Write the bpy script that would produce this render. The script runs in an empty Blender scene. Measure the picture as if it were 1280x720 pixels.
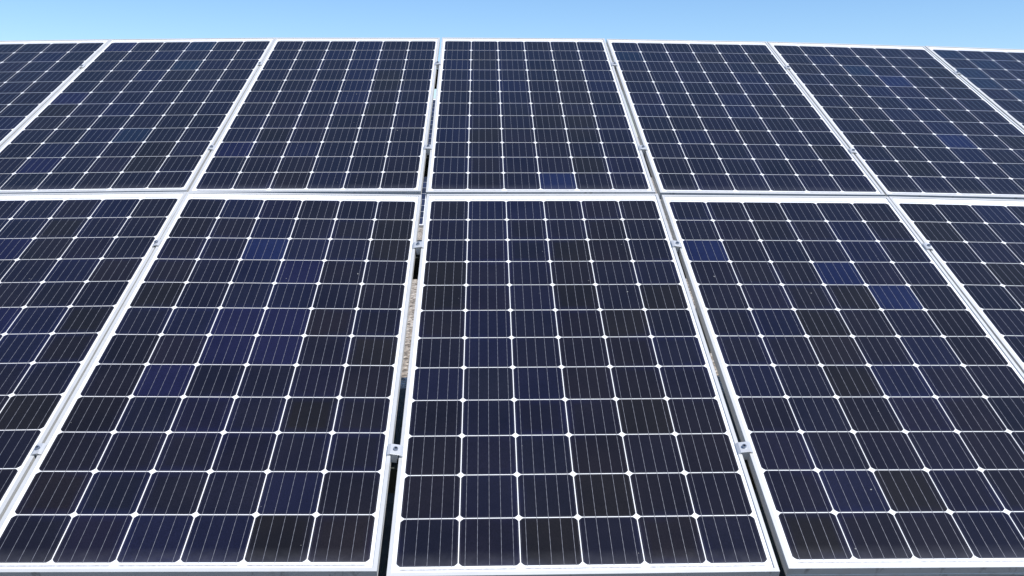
import bpy, bmesh, math, random
from mathutils import Matrix, Vector
random.seed(11)
S = bpy.context.scene
COL = S.collection

# ---------------------------------------------------------------- fitted geometry
# coordinates of the array plane: u to the right, v up the slope, n out of the panels (metres)
CAM_POS=[-0.25962, -1.50913, 1.8892]
CAM_ROT=[[0.999454, -0.026681, 0.019514], [0.001315, -0.557778, -0.829989], [0.033029, 0.829561, -0.557438]]
FOCAL=1152.261
POSE={
 (-3,0):[[[0.99961,0.0086,-0.02668],[-0.00847,0.99995,0.00482],[0.02672,-0.00459,0.99963]],[-3.02201,1.0351,-0.02488]],
 (-3,1):[[[0.99955,0.01013,-0.0281],[-0.01001,0.99994,0.00443],[0.02814,-0.00415,0.9996]],[-3.02035,3.04808,-0.03685]],
 (-2,0):[[[0.99975,0.00487,-0.02168],[-0.00479,0.99998,0.00357],[0.0217,-0.00346,0.99976]],[-2.01932,1.01867,0.00181]],
 (-2,1):[[[0.99971,0.0064,-0.02311],[-0.00633,0.99997,0.00316],[0.02313,-0.00302,0.99973]],[-2.01766,3.03165,-0.01015]],
 (-1,0):[[[0.99997,0.00146,0.00762],[-0.00146,1.0,0.00118],[-0.00762,-0.0012,0.99997]],[-1.01677,1.00291,0.01153]],
 (-1,1):[[[0.99994,0.00315,-0.01093],[-0.00314,0.99999,0.00055],[0.01093,-0.00052,0.99994]],[-1.01641,3.01701,0.00727]],
 (0,0):[[[0.99997,0.00155,-0.00817],[-0.00162,0.99996,-0.00867],[0.00816,0.00868,0.99993]],[0.00154,0.99496,0.00864]],
 (0,1):[[[0.99999,-0.00124,-0.00399],[0.00124,1.0,-0.00179],[0.00399,0.00178,0.99999]],[-0.00389,3.01064,0.01549]],
 (1,0):[[[0.99999,-0.00056,0.00373],[0.00057,1.0,-0.00199],[-0.00373,0.002,0.99999]],[1.01666,0.99845,0.00994]],
 (1,1):[[[0.99995,-0.00575,0.00865],[0.00576,0.99998,-0.00134],[-0.00864,0.00139,0.99996]],[1.00742,3.01246,0.01198]],
 (2,0):[[[0.99972,-0.00375,0.0233],[0.00375,0.99999,6e-05],[-0.0233,3e-05,0.99973]],[2.02126,1.00988,-0.00583]],
 (2,1):[[[0.99973,-0.00789,0.02192],[0.00791,0.99997,-0.00116],[-0.02191,0.00133,0.99976]],[2.01013,3.02423,-0.00496]],
 (3,0):[[[0.99955,-0.00621,0.02948],[0.00622,0.99998,-3e-05],[-0.02948,0.00021,0.99957]],[3.02519,1.0239,-0.03072]],
 (3,1):[[[0.99955,-0.01034,0.0281],[0.01038,0.99995,-0.00122],[-0.02808,0.00151,0.9996]],[3.01406,3.03825,-0.02986]],
}
TILT = math.radians(24.5)
H0 = 0.69                      # lower edge of the array above the gravel
REAR = 9.1                     # distance to the next array
ct, st = math.cos(TILT), math.sin(TILT)
PLANE = Matrix(((1,0,0,0),(0,ct,-st,0),(0,st,ct,H0),(0,0,0,1)))     # array plane -> world

# ---------------------------------------------------------------- camera
cd = bpy.data.cameras.new('camera'); cam = bpy.data.objects.new('camera', cd); COL.objects.link(cam)
r, d, f = [Vector(a) for a in CAM_ROT]
m = Matrix.Identity(4)
for i in range(3):
    m[i][0] = r[i]; m[i][1] = -d[i]; m[i][2] = -f[i]; m[i][3] = CAM_POS[i]
cam.matrix_world = PLANE @ m
cd.sensor_width = 36; cd.lens = FOCAL*36/1280
cd.clip_start = 0.05; cd.clip_end = 5000
S.camera = cam

# ---------------------------------------------------------------- world, sun, exposure
SUN_EL = math.radians(60); SUN_AZ = math.radians(130)      # azimuth clockwise from +Y (the view direction)
sd = Vector((math.sin(SUN_AZ)*math.cos(SUN_EL), math.cos(SUN_AZ)*math.cos(SUN_EL), math.sin(SUN_EL)))
w = bpy.data.worlds.new('World'); S.world = w; w.use_nodes = True
nt = w.node_tree; bg = nt.nodes['Background']
sky = nt.nodes.new('ShaderNodeTexSky'); sky.sky_type = 'NISHITA'; sky.sun_disc = False
sky.sun_elevation = SUN_EL; sky.sun_rotation = SUN_AZ
sky.altitude = 0; sky.air_density = 1.0; sky.dust_density = 0.0; sky.ozone_density = 9.5
nt.links.new(sky.outputs[0], bg.inputs[0]); bg.inputs[1].default_value = 0.120
sl = bpy.data.lights.new('sun', 'SUN'); sl.energy = 4.2; sl.angle = math.radians(0.53); sl.color = (1, .965, .91)
so = bpy.data.objects.new('sun', sl); COL.objects.link(so); so.rotation_euler = sd.to_track_quat('Z', 'Y').to_euler(); so.location = (4,-6,12)
vs = S.view_settings; vs.view_transform = 'Standard'; vs.look = 'None'; vs.exposure = 0.35; vs.gamma = 1; vs.use_curve_mapping = False
S.cycles.max_bounces = 6; S.cycles.use_denoising = True

# ---------------------------------------------------------------- helpers
def tag(o, label=None, cat=None, group=None, kind=None):
    for k, v in (('label', label), ('category', cat), ('group', group), ('kind', kind)):
        if v: o[k] = v
    return o
def empty(name, mw, **k):
    o = bpy.data.objects.new(name, None); COL.objects.link(o); o.empty_display_size = .2; o.matrix_world = mw
    return tag(o, **k)
def link_mesh(name, me, parent=None, loc=(0,0,0)):
    o = bpy.data.objects.new(name, me); COL.objects.link(o)
    if parent: o.parent = parent
    o.location = loc
    return o
class MB:
    def __init__(s): s.v = []; s.f = []; s.mi = []
    def face(s, pts, mi=0):
        n = len(s.v); s.v += [tuple(p) for p in pts]; s.f.append(tuple(range(n, n+len(pts)))); s.mi.append(mi)
    def box(s, x0, x1, y0, y1, z0, z1, mi=0):
        P = [(x0,y0,z0),(x1,y0,z0),(x1,y1,z0),(x0,y1,z0),(x0,y0,z1),(x1,y0,z1),(x1,y1,z1),(x0,y1,z1)]
        n = len(s.v); s.v += P
        for q in ((0,3,2,1),(4,5,6,7),(0,1,5,4),(1,2,6,5),(2,3,7,6),(3,0,4,7)):
            s.f.append(tuple(n+i for i in q)); s.mi.append(mi)
    def loft(s, rings, closed=True, caps=True, mi=0):
        n = len(s.v); k = len(rings[0])
        for rg in rings: s.v += [tuple(p) for p in rg]
        for a in range(len(rings)-1):
            for i in range(k if closed else k-1):
                j = (i+1) % k
                s.f.append((n+a*k+i, n+a*k+j, n+(a+1)*k+j, n+(a+1)*k+i)); s.mi.append(mi)
        if caps:
            s.f.append(tuple(n+i for i in range(k))[::-1]); s.mi.append(mi)
            s.f.append(tuple(n+(len(rings)-1)*k+i for i in range(k))); s.mi.append(mi)
    def mesh(s, name, mats, bevel=0, merge=False):
        me = bpy.data.meshes.new(name); me.from_pydata(s.v, [], s.f)
        for a in mats: me.materials.append(a)
        for p, i in zip(me.polygons, s.mi): p.material_index = i
        bm = bmesh.new(); bm.from_mesh(me)
        if merge or bevel: bmesh.ops.remove_doubles(bm, verts=bm.verts, dist=1e-6)
        if bevel:
            es = [e for e in bm.edges if len(e.link_faces) == 2 and e.calc_face_angle(0) > .5]
            bmesh.ops.bevel(bm, geom=es, offset=bevel, segments=2, affect='EDGES', profile=.6, clamp_overlap=True)
        if merge or bevel: bmesh.ops.recalc_face_normals(bm, faces=bm.faces)
        bm.to_mesh(me); bm.free(); return me

def nodes(name):
    m = bpy.data.materials.new(name); m.use_nodes = True; t = m.node_tree
    return m, t, t.nodes['Principled BSDF'], t.nodes.new, t.links.new
def ramp(t, fac, stops):
    n = t.nodes.new('ShaderNodeValToRGB'); cr = n.color_ramp
    while len(cr.elements) < len(stops): cr.elements.new(.5)
    for e, (p, c) in zip(cr.elements, stops): e.position = p; e.color = (*c, 1)
    t.links.new(fac, n.inputs[0]); return n.outputs[0]
def noise(t, scale, detail=4, coord='Object', vec=None, rough=.55):
    n = t.nodes.new('ShaderNodeTexNoise'); n.inputs['Scale'].default_value = scale; n.inputs['Detail'].default_value = detail; n.inputs['Roughness'].default_value = rough
    if vec is None: vec = t.nodes.new('ShaderNodeTexCoord').outputs[coord]
    t.links.new(vec, n.inputs['Vector']); return n.outputs[0]
def math_(t, op, a, b=None, c=None):
    n = t.nodes.new('ShaderNodeMath'); n.operation = op
    for i, x in enumerate((a, b, c)):
        if x is None: continue
        if isinstance(x, (int, float)): n.inputs[i].default_value = x
        else: t.links.new(x, n.inputs[i])
    return n.outputs[0]
def mixc(t, fac, a, b, mode='MIX'):
    n = t.nodes.new('ShaderNodeMix'); n.data_type = 'RGBA'; n.blend_type = mode
    for i, x in ((0, fac), (6, a), (7, b)):
        if isinstance(x, (int, float)): n.inputs[i].default_value = x
        elif isinstance(x, tuple): n.inputs[i].default_value = (*x, 1)
        else: t.links.new(x, n.inputs[i])
    return n.outputs[2]
def bump(t, h, strength, dist, b):
    n = t.nodes.new('ShaderNodeBump'); n.inputs['Strength'].default_value = strength; n.inputs['Distance'].default_value = dist
    t.links.new(h, n.inputs['Height']); t.links.new(n.outputs[0], b.inputs['Normal'])
def glassy(b, w=.65):
    b.inputs['Coat Weight'].default_value = w; b.inputs['Coat IOR'].default_value = 1.4; b.inputs['Coat Roughness'].default_value = .08

# ---------------------------------------------------------------- materials
def mat_cell():
    m, t, b, N, Lk = nodes('silicon cell under glass')
    oi = N('ShaderNodeObjectInfo'); tc = N('ShaderNodeTexCoord'); sp = N('ShaderNodeSeparateXYZ'); Lk(tc.outputs['Object'], sp.inputs[0])
    ax = math_(t, 'ABSOLUTE', sp.outputs[0]); ay = math_(t, 'ABSOLUTE', sp.outputs[1])
    # world-ish variation
    ad = N('ShaderNodeVectorMath'); ad.operation = 'ADD'; Lk(tc.outputs['Object'], ad.inputs[0]); Lk(oi.outputs['Location'], ad.inputs[1])
    n1 = noise(t, 5, 3, vec=ad.outputs[0])
    c = mixc(t, 1.0, oi.outputs['Color'], ramp(t, n1, [(.3, (.72,.74,.84)), (.7, (1.22,1.2,1.12))]), 'MULTIPLY')
    grain = noise(t, 260, 3, vec=ad.outputs[0])
    c = mixc(t, 1.0, c, ramp(t, grain, [(.3, (.75,.75,.75)), (.7, (1.3,1.3,1.3))]), 'MULTIPLY')
    e = math_(t, 'MAXIMUM', ax, ay)
    # the anti-reflective coating turns bluer towards the rim of some cells
    rim = math_(t, 'MAXIMUM', math_(t, 'MULTIPLY', math_(t, 'SUBTRACT', e, .052), 36), 0)
    rimn = ramp(t, noise(t, 3.1, 2, vec=ad.outputs[0]), [(.45, (0,0,0)), (.65, (1,1,1))])
    c = mixc(t, math_(t, 'MULTIPLY', rim, math_(t, 'MULTIPLY', rimn, .22)), c, (.010,.014,.075))
    # faint border line of the print
    band = math_(t, 'MULTIPLY', math_(t, 'GREATER_THAN', e, .0745), math_(t, 'LESS_THAN', e, .0757))
    c = mixc(t, math_(t, 'MULTIPLY', band, .10), c, (.30,.30,.36))
    # dust: a thin film everywhere, more along the lower edge of the lowest row (alpha flags it)
    low = math_(t, 'MULTIPLY', oi.outputs['Alpha'], math_(t, 'MULTIPLY', math_(t, 'SUBTRACT', 0, math_(t, 'ADD', sp.outputs[1], .030)), 34))
    low = math_(t, 'MAXIMUM', low, 0)
    dn = noise(t, 30, 5, vec=ad.outputs[0])
    dust = math_(t, 'MULTIPLY', math_(t, 'ADD', low, .08), math_(t, 'MULTIPLY', dn, .07))
    c = mixc(t, dust, c, (.42,.42,.45))
    Lk(c, b.inputs['Base Color']); b.inputs['Roughness'].default_value = .45; b.inputs['Specular IOR Level'].default_value = .05
    glassy(b)
    return m
def mat_ribbon():
    m, t, b, N, Lk = nodes('solder coated ribbon')
    tc = N('ShaderNodeTexCoord'); sp = N('ShaderNodeSeparateXYZ'); Lk(tc.outputs['Object'], sp.inputs[0])
    oi = N('ShaderNodeObjectInfo')
    s = math_(t, 'SINE', math_(t, 'ADD', math_(t, 'MULTIPLY', sp.outputs[1], 6.2832/.0262), math_(t, 'MULTIPLY', sp.outputs[0], 90)))
    c = ramp(t, math_(t, 'MULTIPLY_ADD', s, .5, .5), [(.1, (.20,.20,.22)), (.6, (.28,.28,.30))])
    Lk(c, b.inputs['Base Color']); b.inputs['Metallic'].default_value = .35; b.inputs['Roughness'].default_value = .45
    return m
def mat_backsheet():
    m, t, b, N, Lk = nodes('white backsheet under glass')
    c = ramp(t, noise(t, 14, 4), [(.3, (.77,.77,.755)), (.7, (.83,.83,.82))])
    Lk(c, b.inputs['Base Color']); b.inputs['Roughness'].default_value = .5; glassy(b)
    return m
def mat_alu(name='anodised aluminium', col=(.60,.60,.585), rough=.45, metal=.25):
    m, t, b, N, Lk = nodes(name)
    tc = N('ShaderNodeTexCoord')
    n = noise(t, 22, 6, vec=tc.outputs['Object'])
    mp = N('ShaderNodeMapping'); mp.inputs['Scale'].default_value = (3, 3, 160); Lk(tc.outputs['Object'], mp.inputs[0])
    st_ = noise(t, 3, 3, vec=mp.outputs[0])
    c = mixc(t, 1.0, col, ramp(t, st_, [(.35, (.93,.93,.93)), (.65, (1,1,1))]), 'MULTIPLY')
    c = mixc(t, math_(t, 'MULTIPLY', ramp(t, n, [(.56, (0,0,0)), (.74, (1,1,1))]), .35), c, (.42,.38,.32))
    # smudges and run marks on the outer face of the lower rail
    sp = N('ShaderNodeSeparateXYZ'); Lk(tc.outputs['Object'], sp.inputs[0])
    front = math_(t, 'LESS_THAN', sp.outputs[1], -.9838)
    mp2 = N('ShaderNodeMapping'); mp2.inputs['Scale'].default_value = (1, 1, .35); oi = N('ShaderNodeObjectInfo')
    av = N('ShaderNodeVectorMath'); av.operation = 'ADD'; Lk(tc.outputs['Object'], av.inputs[0]); Lk(oi.outputs['Location'], av.inputs[1]); Lk(av.outputs[0], mp2.inputs[0])
    sm = ramp(t, noise(t, 34, 6, vec=mp2.outputs[0]), [(.60, (0,0,0)), (.70, (1,1,1))])
    c = mixc(t, math_(t, 'MULTIPLY', math_(t, 'MULTIPLY', sm, front), .55), c, (.16,.14,.12))
    Lk(c, b.inputs['Base Color']); b.inputs['Metallic'].default_value = metal
    Lk(math_(t, 'MULTIPLY_ADD', n, .2, rough-.1), b.inputs['Roughness'])
    return m
def simple(name, col, rough=.6, metal=0, var=.25, scale=30):
    m, t, b, N, Lk = nodes(name)
    n = noise(t, scale, 5)
    Lk(mixc(t, 1.0, col, ramp(t, n, [(.3, (1-var,)*3), (.7, (1+var,)*3)]), 'MULTIPLY'), b.inputs['Base Color'])
    b.inputs['Roughness'].default_value = rough; b.inputs['Metallic'].default_value = metal
    return m
def mat_gravel():
    m, t, b, N, Lk = nodes('gravel')
    tc = N('ShaderNodeTexCoord')
    def vor(scale, out='Color', feat='F1'):
        v = N('ShaderNodeTexVoronoi'); v.feature = feat; v.inputs['Scale'].default_value = scale; Lk(tc.outputs['Object'], v.inputs['Vector']); return v.outputs[out]
    sv = N('ShaderNodeSeparateColor'); Lk(vor(26), sv.inputs[0])
    c = ramp(t, sv.outputs[0], [(0, (.10,.083,.066)), (.35, (.28,.235,.19)), (.7, (.43,.375,.31)), (1, (.63,.57,.49))])
    dist = vor(26, 'Distance')
    c = mixc(t, 1.0, c, ramp(t, noise(t, .6, 5, vec=tc.outputs['Object']), [(.3, (.82,.8,.78)), (.7, (1.1,1.1,1.1))]), 'MULTIPLY')
    Lk(c, b.inputs['Base Color']); b.inputs['Roughness'].default_value = .95
    h = math_(t, 'SUBTRACT', 1, dist); bump(t, h, 1.0, .03, b)
    return m
def mat_laminate():
    """far modules: the whole cell pattern in one sheet"""
    m, t, b, N, Lk = nodes('cell grid under glass')
    tc = N('ShaderNodeTexCoord'); sp = N('ShaderNodeSeparateXYZ'); Lk(tc.outputs['Object'], sp.inputs[0])
    def cellc(o, half):
        a = math_(t, 'DIVIDE', math_(t, 'ADD', o, half*.159), .159)
        return math_(t, 'ABSOLUTE', math_(t, 'SUBTRACT', math_(t, 'FRACT', a), .5)), math_(t, 'FLOOR', a), math_(t, 'LESS_THAN', math_(t, 'ABSOLUTE', o), half*.159)
    fx, ix, inx = cellc(sp.outputs[0], 3); fy, iy, iny = cellc(sp.outputs[1], 6)
    ok = math_(t, 'MULTIPLY', math_(t, 'LESS_THAN', fx, .49), math_(t, 'LESS_THAN', fy, .49))
    ok = math_(t, 'MULTIPLY', ok, math_(t, 'LESS_THAN', math_(t, 'ADD', fx, fy), .935))
    ok = math_(t, 'MULTIPLY', ok, math_(t, 'MULTIPLY', inx, iny))
    wn = N('ShaderNodeTexWhiteNoise'); wn.noise_dimensions = '2D'; cb = N('ShaderNodeCombineXYZ'); Lk(ix, cb.inputs[0]); Lk(iy, cb.inputs[1]); Lk(cb.outputs[0], wn.inputs['Vector'])
    c = ramp(t, wn.outputs[0], [(0, (.010,.010,.015)), (.6, (.010,.013,.03)), (1, (.014,.018,.05))])
    Lk(mixc(t, ok, (.8,.8,.79), c), b.inputs['Base Color']); b.inputs['Roughness'].default_value = .45; glassy(b)
    return m
M_CELL, M_RIB, M_BACK, M_ALU = mat_cell(), mat_ribbon(), mat_backsheet(), mat_alu()
M_CONN = simple('string connector', (.47,.47,.48), .5, .2, .3, 90)
M_LABEL = simple('printed sticker', (.80,.76,.62), .5, 0, .08, 200)
M_SPECK = simple('pale dirt', (.22,.22,.21), .9)
M_CLAMP = mat_alu('milled clamp aluminium', (.60,.61,.62), .36, .35)
M_BOLT = simple('steel bolt', (.30,.33,.38), .35, .8, .2, 200)
M_SOCKET = simple('bolt recess', (.03,.03,.035), .6)
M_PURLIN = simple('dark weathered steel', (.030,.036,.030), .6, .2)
M_POST = simple('galvanised steel', (.36,.37,.38), .5, .5)
M_JBOX = simple('black plastic', (.02,.02,.02), .5)
M_SHADE_SOIL = simple('dark soil', (.045,.040,.030), .95, 0, .5, 9); M_WEED = simple('weed leaves', (.045,.065,.025), .7, 0, .4, 6); M_GRAVEL = mat_gravel(); M_LAM = mat_laminate()

# ---------------------------------------------------------------- ground
def make_ground():
    mb = MB(); R_ = 3000; mb.face([(-R_,-R_,0),(R_,-R_,0),(R_,R_,0),(-R_,R_,0)])
    o = link_mesh('ground', mb.mesh('ground', [M_GRAVEL])); tag(o, kind='structure')
make_ground()
def make_shade_soil(y0, y1, x0=-5.5, x1=5.5):
    """dark weedy sheet under the panels, ragged edges; its colour carries part of the shade"""
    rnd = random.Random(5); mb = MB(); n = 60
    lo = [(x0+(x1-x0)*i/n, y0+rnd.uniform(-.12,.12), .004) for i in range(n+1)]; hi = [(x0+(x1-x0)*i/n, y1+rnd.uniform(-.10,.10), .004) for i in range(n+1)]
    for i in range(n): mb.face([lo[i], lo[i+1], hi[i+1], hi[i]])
    tag(link_mesh('shade_soil', mb.mesh('shade_soil', [M_SHADE_SOIL])), kind='structure')  # added sheet, coloured dark to deepen the shade on the ground beneath the panels
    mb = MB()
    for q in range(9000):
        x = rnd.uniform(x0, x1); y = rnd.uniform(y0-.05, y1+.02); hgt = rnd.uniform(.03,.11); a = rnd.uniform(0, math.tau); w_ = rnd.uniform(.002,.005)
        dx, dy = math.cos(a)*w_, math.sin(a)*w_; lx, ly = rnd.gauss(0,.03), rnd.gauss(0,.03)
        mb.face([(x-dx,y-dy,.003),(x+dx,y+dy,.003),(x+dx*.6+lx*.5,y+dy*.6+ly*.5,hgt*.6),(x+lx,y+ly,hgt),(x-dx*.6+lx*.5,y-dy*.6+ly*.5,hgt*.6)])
    tag(link_mesh('weeds', mb.mesh('weeds', [M_WEED])), 'low dark green weeds beneath the near solar panels', 'weeds', kind='stuff')
make_shade_soil(-1.6, 4.15)

# ---------------------------------------------------------------- solar panel: meshes
PITCH = .159
HW = .4975                       # half width of the frame
YB, YT = -.954-.030, .954+.055   # lower and upper edge (cells sit low in the frame)
DEPTH = .034; LIP = .0110; GLASS = -.0040

def frame_mesh():
    """aluminium extrusion swept round the rectangle, mitred corners: a lip on top, a tall outer wall with a shallow groove, a return flange below"""
    prof = [(0.0006,0),(LIP,0),(LIP,GLASS-.0045),(.002,GLASS-.0045),(.002,-DEPTH+.0018),(.026,-DEPTH+.0018),(.026,-DEPTH),(0,-DEPTH),
            (0,-.0255),(.0009,-.0245),(.0009,-.0225),(0,-.0215),(0,-.0006)]       # (inset from outer edge, n)
    mb = MB()
    corners = [(-1,-1),(1,-1),(1,1),(-1,1)]
    rings = []
    for sx, sy in corners:
        X = HW*sx; Y = YT if sy > 0 else YB
        rings.append([(X - sx*a, Y - sy*a, z) for a, z in prof])
    k = len(prof); n = 0
    for rg in rings: mb.v += rg
    for a in range(4):
        b_ = (a+1) % 4
        for i in range(k):
            j = (i+1) % k
            mb.f.append((a*k+i, a*k+j, b_*k+j, b_*k+i)); mb.mi.append(0)
    return mb.mesh('frame', [M_ALU], merge=True)
def backsheet_mesh():
    mb = MB(); i = .004
    mb.box(-HW+i, HW-i, YB+i, YT-i, GLASS-.004, GLASS)
    return mb.mesh('backsheet', [M_BACK])
def cell_mesh():
    mb = MB(); h = .0780; g = .0778; c = .0094; d = c*.45
    mb.face([(-h+c,-g,0),(h-c,-g,0),(h-d,-g+d,0),(h,-g+c,0),(h,g-c,0),(h-d,g-d,0),(h-c,g,0),(-h+c,g,0),(-h+d,g-d,0),(-h,g-c,0),(-h,-g+c,0),(-h+d,-g+d,0)])
    for k in range(-2, 3):
        x = k*.0312; mb.box(x-.00045, x+.00045, -.0794, .0794, -.0001, .00035, 1)
    return mb.mesh('solar_cell', [M_CELL, M_RIB])
def connector_mesh(x0, x1):
    mb = MB(); mb.box(x0, x1, -.0022, .0022, 0, .0004)
    return mb.mesh('string_connector', [M_CONN])
ME_FRAME, ME_BACK, ME_CELL = frame_mesh(), backsheet_mesh(), cell_mesh()
ME_CONN = connector_mesh(-.148, .148); ME_CONN_S = connector_mesh(-.066, .066)
def jbox_mesh():
    mb = MB(); mb.box(-.055,.055,-.05,.05,-.0225,0); mb.box(-.075,-.055,-.03,-.018,-.014,-.004); mb.box(.055,.075,-.03,-.018,-.014,-.004)
    return mb.mesh('junction_box', [M_JBOX])
ME_JBOX = jbox_mesh()
def sticker_mesh(w_, h_):
    mb = MB(); mb.box(-w_, w_, -h_, h_, 0, .0002); return mb.mesh('sticker', [M_LABEL])
ME_STICK = sticker_mesh(.026, .005)
def speck_mesh(k):
    rnd = random.Random(k); mb = MB()
    for i in range(9):
        x = rnd.uniform(-.46,.46); y = rnd.uniform(-.94,.94); s = rnd.choice((.0009,.0012,.0016,.0024)); a0 = rnd.uniform(0,6)
        st = rnd.uniform(1,2.4)
        pts = []
        for q in range(7):
            a = q/7*math.tau; rr = s*rnd.uniform(.6,1.2)
            px, py = math.cos(a)*rr*st, math.sin(a)*rr
            pts.append((x+px*math.cos(a0)-py*math.sin(a0), y+px*math.sin(a0)+py*math.cos(a0), 0))
        mb.face(pts)
    return mb.mesh('dirt_specks', [M_SPECK])

# cell tones (linear base colours)
BLACK = [(.0080,.0066,.0092), (.0088,.0070,.0084), (.0074,.0066,.0104), (.0072,.0067,.0122)]
NAVY = [(.0070,.0068,.0158), (.0068,.0074,.0182), (.0078,.0070,.0178), (.0066,.0072,.0148)]
MID = [(.0070,.0088,.0240), (.0075,.0080,.0240)]
BLUE = {'b': (.0072,.0108,.041), 'v': (.0076,.0076,.029), 'm': (.0068,.0074,.0205), 't': (.0062,.0115,.0260), 'k': (.0085,.0073,.0078)}
LABEL_OF = {'b': 'bright blue cell', 'v': 'violet blue cell', 'k': 'brownish black cell'}
# how blue each column of each panel is (0 dark .. 1 navy), read off the photograph; then single cells that stand out
TONE = {(-1,0): (.35,.5,.75,.7,.35,.15), (0,0): (.3,.8,.75,.35,.3,.45), (1,0): (.45,.45,.3,.5,.5,.35), (-2,0): (.6,.6,.5,.5,.45,.2), (2,0): (.35,.4,.5,.4,.4,.4),
        (-3,1): (.6,.6,.6,.6,.6,.5), (-2,1): (.5,.55,.65,.7,.6,.4), (-1,1): (.55,.35,.5,.7,.3,.55), (0,1): (.75,.3,.75,.3,.2,.75), (1,1): (.7,.75,.65,.55,.7,.45), (2,1): (.15,.3,.75,.8,.4,.3), (3,1): (.7,.7,.75,.7,.7,.7)}
SPOT = {(-1,0): {(1,0):'m',(2,1):'m',(2,2):'b',(3,2):'m',(3,3):'v',(3,4):'m',(2,5):'v',(3,5):'v',(2,6):'m',(3,6):'v',(1,5):'m',(2,6):'v',(1,7):'v',(2,3):'m',(4,10):'m',(4,11):'k',(5,2):'k',(5,1):'k',(5,6):'k',(2,11):'m',(3,11):'m',(0,4):'k',(4,8):'k'},
        (0,0): {(1,0):'m',(2,7):'m',(0,7):'m',(2,0):'m',(1,5):'m',(1,6):'m',(2,11):'k',(3,10):'k',(3,4):'k',(4,5):'k',(3,2):'k',(0,3):'k',(0,4):'k',(5,4):'k',(4,8):'k'},
        (1,0): {(0,2):'b',(3,3):'b',(4,4):'b',(4,1):'m',(4,2):'m',(1,5):'m',(0,7):'m',(2,5):'k',(2,7):'k',(2,10):'k',(0,11):'k',(3,4):'k',(1,10):'m',(4,6):'m',(3,7):'m'},
        (-2,0): {(2,2):'v',(4,3):'m',(4,5):'m',(3,5):'v',(4,6):'m',(5,5):'k',(3,1):'k',(4,0):'m',(5,8):'k',(2,2):'v'},
        (2,0): {(0,1):'k',(1,3):'k',(2,0):'m',(1,6):'m'},
        (-3,1): {(4,1):'m',(5,7):'m'},
        (-2,1): {(0,0):'v',(0,5):'v',(1,10):'v',(1,9):'m',(2,3):'m',(3,8):'t',(2,1):'m',(0,6):'k',(2,8):'m',(2,6):'m',(4,9):'k',(4,10):'k',(3,0):'t',(3,2):'t'},
        (-1,1): {(2,1):'m',(3,1):'m',(2,4):'m',(3,3):'m',(3,4):'m',(0,9):'v',(2,9):'m',(3,0):'m',(3,2):'m',(4,4):'k',(4,6):'k',(1,8):'k',(4,3):'k',(3,5):'m'},
        (0,1): {(3,11):'b',(0,8):'m',(5,3):'m',(5,4):'m',(4,7):'k',(4,8):'k',(1,8):'k',(0,2):'m',(3,7):'k',(4,10):'k',(2,4):'m'},
        (1,1): {(1,8):'m',(0,1):'t',(3,5):'m',(3,6):'m',(4,3):'m',(5,1):'k',(5,9):'k'},
        (2,1): {(3,3):'b',(2,2):'t',(3,5):'m',(3,6):'m',(3,7):'m',(3,8):'b',(3,9):'m',(1,1):'m',(2,4):'m',(5,2):'k',(5,8):'k',(0,8):'k',(1,7):'k',(1,10):'k'},
        (3,1): {(0,0):'t',(1,1):'t',(0,3):'t',(1,4):'t',(0,2):'t'}}
COLNAME = {-3:'seventh', -2:'', }
ORD = {1:'first', 2:'second', 3:'third', 4:'fourth', 5:'fifth', 6:'sixth', 7:'seventh'}
PANEL_LABEL = {
 (-3,1): 'solar panel cut off by the left photo edge in the upper row under the sky',
 (-2,1): 'second solar panel from the left in the upper row, violet top left cell',
 (-1,1): 'third solar panel from the left in the upper row, left of middle gap',
 (0,1): 'middle solar panel of the upper row, one blue cell at its bottom',
 (1,1): 'third solar panel from the right in the upper row, with evenly navy cells',
 (2,1): 'second solar panel from the right in the upper row, dark cells with a blue column',
 (3,1): 'solar panel cut off by the right photo edge in the upper row under the sky',
 (-3,0): 'outermost left solar panel of the lower row, beyond the photo edge',
 (-2,0): 'solar panel cut off by the left photo edge in the lower row',
 (-1,0): 'lower row solar panel left of the open middle gap, several violet blue cells',
 (0,0): 'middle solar panel of the lower row, right of the open gap with gravel showing',
 (1,0): 'lower row solar panel right of the middle one, three scattered bright blue cells',
 (2,0): 'solar panel cut off by the right photo edge in the lower row',
 (3,0): 'outermost right solar panel of the lower row, beyond the photo edge'}
def mat4(rot, loc):
    M = Matrix.Identity(4)
    for i in range(3):
        for j in range(3): M[i][j] = rot[i][j]
        M[i][3] = loc[i]
    return M
PM = {}
for (c, rw), (rot, loc) in POSE.items(): PM[(c, rw)] = PLANE @ mat4(rot, loc)

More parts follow.
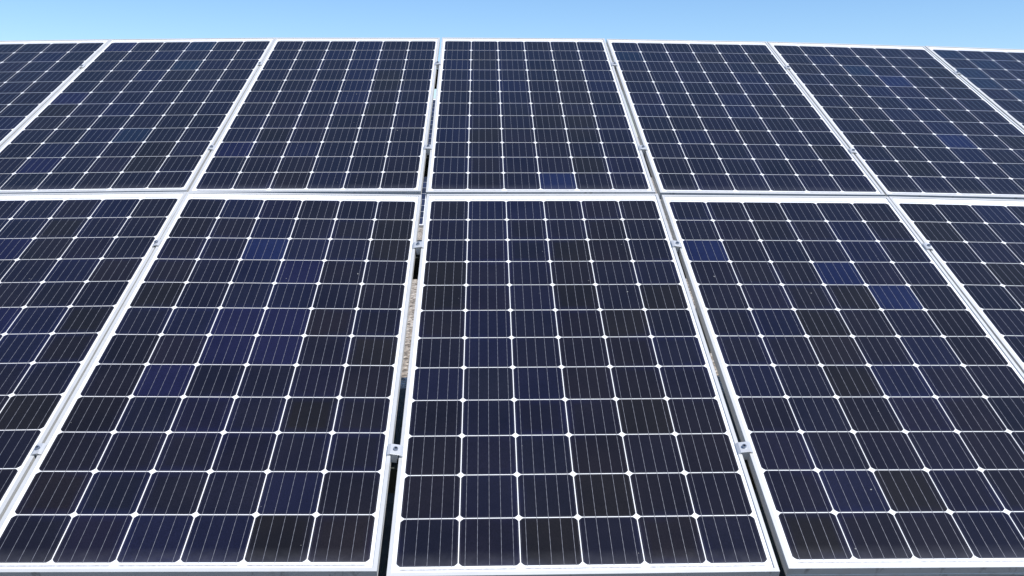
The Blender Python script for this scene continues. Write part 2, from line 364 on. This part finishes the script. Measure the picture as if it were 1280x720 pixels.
def child(name, me, parent, loc=(0,0,0), label=None):
    o = link_mesh(name, me, parent, loc)
    if label: o['label'] = label
    return o
for (c, rw) in sorted(PM, key=lambda k: (k[1], abs(k[0]))):
    root = empty('solar_panel', PM[(c, rw)], label=PANEL_LABEL[(c, rw)], cat='solar panel', group='solar panels of the near array')
    child('frame', ME_FRAME, root); child('backsheet', ME_BACK, root)
    rnd = random.Random(100+c*7+rw*31); tone = TONE.get((c, rw), (.5,)*6); spot = SPOT.get((c, rw), {})
    for i in range(6):
        for j in range(12):           # j = 0 is the top row
            o = child('solar_cell', ME_CELL, root, ((i-2.5)*PITCH, (5.5-j)*PITCH, GLASS+.0007))
            s_ = spot.get((i, j))
            if s_:
                col = BLUE[s_]
                if s_ in LABEL_OF: o['label'] = LABEL_OF[s_]
            else:
                f_ = max(0, min(1.15, tone[i]*.95 + rnd.gauss(0, .13) + .12*math.sin(j*.8+i*2.1+c*1.7+rw)))
                a_, b_ = rnd.choice(BLACK), rnd.choice(NAVY)
                col = tuple(p+(q-p)*f_ for p, q in zip(a_, b_))
            g = rnd.uniform(.9, 1.1)
            o.color = (col[0]*g, col[1]*g, col[2]*g, 1.0 if j == 11 else 0.0)
    for x in (-2*PITCH, 0, 2*PITCH): child('string_connector', ME_CONN, root, (x, -.954-.0085, GLASS+.0003))
    for x in (-PITCH, PITCH): child('string_connector', ME_CONN, root, (x, .954+.012, GLASS+.0003))
    for x in (-2.5*PITCH, 2.5*PITCH): child('string_connector', ME_CONN_S, root, (x, .954+.012, GLASS+.0003))
    child('sticker', ME_STICK, root, (rnd.uniform(-.02,.03), .954+.026, GLASS+.0003), 'small cream sticker under the glass')
    child('junction_box', ME_JBOX, root, (0, .86, GLASS-.0045))
    sp_ = child('dirt_specks', speck_mesh(c*13+rw*5+50), root, (0, 0, GLASS+.0014)); sp_['kind'] = 'stuff'

# ---------------------------------------------------------------- clamps
ROWS_V = (.448, 1.585, 2.465, 3.57)
IPLANE = PLANE.inverted()
def on_array(u, v, n=0.0):
    """point of the real (slightly uneven) array surface above plane coordinates u, v"""
    rw = 0 if v < 2.03 else 1
    c = max(-3, min(3, round(u/1.01)))
    rot, loc = POSE[(c, rw)]; R3 = mat4(rot, loc)
    N_ = Vector([R3[i][2] for i in range(3)]); P_ = Vector(loc)
    z = P_.z - (N_.x*(u-P_.x)+N_.y*(v-P_.y))/N_.z
    return Vector((u, v, z+n))
def clamp_meshes(gap):
    mb = MB(); L_ = .021; w1 = gap/2 + .0095; w0 = gap/2+.0030; t_ = .0028; hh = .0065
    outer = [(-w1-.002,.0003),(-w1-.002,.0022),(-w0,hh),(w0,hh),(w1+.002,.0022),(w1+.002,.0003)]
    inner = [(w1-.003,.0003),(w0-.001,hh-t_),(-w0+.001,hh-t_),(-w1+.003,.0003)]
    P = [(x, z) for x, z in outer+inner]
    mb.loft([[(x, y, z) for x, z in P] for y in (-L_, L_)])
    body = mb.mesh('clamp_body', [M_CLAMP], bevel=.0004)
    g = max(.0012, gap/2-.0012); mb = MB()
    g = min(g, .010)
    mb.loft([[(x, y, z) for x, z in ((-g,hh-t_-.0003),(-g,-.030),(g,-.030),(g,hh-t_-.0003))] for y in (-L_*.8, L_*.8)])
    chan = mb.mesh('clamp_web', [M_CLAMP])
    mb = MB(); r_ = .0068
    def ring(r, z, k=6, o=0): return [(r*math.cos(a/k*math.tau+o), r*math.sin(a/k*math.tau+o), z) for a in range(k)]
    mb.loft([ring(r_, hh-.001, 16), ring(r_, hh+.0055, 16), ring(r_*.9, hh+.0065, 16), ring(r_*.55, hh+.0065, 16), ring(r_*.5, hh+.0025, 16)])
    mb.f.append(tuple(range(len(mb.v)))[-16:]); mb.mi.append(1)
    bolt = mb.mesh('bolt', [M_BOLT, M_SOCKET])
    return body, chan, bolt
GAPNAME = {-3:'the first and second', -2:'the second and third', -1:'the third and middle', 0:'the middle and fifth', 1:'the fifth and sixth', 2:'the sixth and seventh'}
ROWNAME = ['between {} lower row panels, nearest the bottom', 'between {} lower row panels, nearest the middle seam',
           'between {} upper row panels, nearest the middle seam', 'between {} upper row panels, nearest the sky']
for c in range(-3, 3):
    for q, v in enumerate(ROWS_V):
        rw = 0 if q < 2 else 1
        def edge(cc, sx):
            rot, loc = POSE[(cc, rw)]; M = mat4(rot, loc)
            p0 = M @ Vector((sx*HW, -.9, 0)); p1 = M @ Vector((sx*HW, .9, 0)); s = (v-p0.y)/(p1.y-p0.y)
            return p0.lerp(p1, s)
        a, b = edge(c, 1), edge(c+1, -1)
        gap = max(.002, (b-a).x)
        X = (b-a); X = Vector((1, 0, 0)) if X.length < .003 else X.normalized()
        rot, loc = POSE[(c, rw)]; Yv = Vector([rot[i][1] for i in range(3)])
        # across direction limited to a small tilt between the two lips
        X.z = max(-.2, min(.2, X.z)); X.y = 0; X.normalize()
        Zv = X.cross(Yv).normalized(); Yv = Zv.cross(X)
        mid = (a+b)/2; mid.z = max(a.z, b.z) - abs(X.z)*gap*.5
        M = Matrix(((X.x,Yv.x,Zv.x,mid.x),(X.y,Yv.y,Zv.y,mid.y),(X.z,Yv.z,Zv.z,mid.z),(0,0,0,1)))
        body, chan, bolt = clamp_meshes(gap)
        e_ = empty('clamp', PLANE @ M, label='silver clamp ' + ROWNAME[q].format(GAPNAME[c]), cat='clamp', group='clamps holding the panels')
        cb_ = child('clamp_body', body, e_); child('clamp_web', chan, e_); child('bolt', bolt, cb_)

# ---------------------------------------------------------------- purlins and supports
def purlin(v, off, label, group, span=(-3.55, 3.55)):
    top = -DEPTH-.002; prof = [(-.025,0),(.025,0),(.025,-.012),(.0225,-.012),(.0225,-.0025),(-.0225,-.0025),(-.0225,-.0975),(.0225,-.0975),(.0225,-.088),(.025,-.088),(.025,-.1),(-.025,-.1)]
    rings = []
    k = 28
    for i in range(k+1):
        u = span[0] + (span[1]-span[0])*i/k
        n_ = min(on_array(u+dx, v, 0).z for dx in (-.12, 0, .12)) + top
        rings.append([(u, v+a, n_+b_) for a, b_ in prof])
    mb = MB(); mb.loft(rings)
    o = link_mesh('purlin', mb.mesh('purlin', [M_PURLIN])); o.matrix_world = Matrix.Translation(off) @ PLANE
    return tag(o, label, 'beam', group)
PL = ['lowest', 'second lowest', 'second highest', 'highest']
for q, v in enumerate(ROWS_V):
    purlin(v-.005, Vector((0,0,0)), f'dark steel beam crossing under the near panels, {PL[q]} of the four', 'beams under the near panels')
def support(u, off, label, group):
    M = Matrix.Translation(off + Vector((u, 0, 0)))
    e_ = empty('support_frame', M, label=label, cat='support', group=group)
    def plan(v, n): p = PLANE @ Vector((0, v, n)); return p
    n1 = -.19; n0 = -.27
    mb = MB(); rings = []
    for v in (.25, 3.85): 
        rings.append([tuple(plan(v, n)+Vector((x,0,0))) for x, n in ((-.03,n0),(.03,n0),(.03,n1),(-.03,n1))])
    mb.loft(rings); child('rafter', mb.mesh('rafter', [M_POST], bevel=.002), e_)
    for v in (.75, 3.2):
        p = plan(v, n0); mb = MB()
        mb.box(-.04,.04,p.y-.04,p.y+.04,-.3,p.z+.015); mb.box(-.055,.055,p.y-.055,p.y+.055,p.z-.06,p.z-.05)
        child('post', mb.mesh('post', [M_POST], bevel=.002), e_)
for i, u in enumerate((-2.95, -1.02, 1.02, 2.95)):
    support(u, Vector((0,0,0)), f'galvanised post frame under the near panels, {ORD[i+1]} of four from the left', 'post frames under the near panels')

# ---------------------------------------------------------------- the next array behind
def rear_mesh():
    mb = MB(); mb.box(-HW+.004, HW-.004, YB+.004, YT-.004, GLASS-.004, GLASS); return mb.mesh('laminate', [M_LAM])
ME_LAM = rear_mesh()
RO = Vector((-.45, REAR, 0))
for c in (-1, 0, 1):
    for rw in (0, 1):
        M = Matrix.Translation(RO) @ PLANE @ Matrix.Translation((c*1.008, .995+rw*2.012, 0))
        e_ = empty('solar_panel', M, label='distant %s solar panel of the next array, %s column, behind middle gap' % (('lower','upper')[rw], {-1:'left', 0:'centre', 1:'right'}[c]), cat='solar panel', group='solar panels of the next array')
        child('frame', ME_FRAME, e_); child('laminate', ME_LAM, e_)
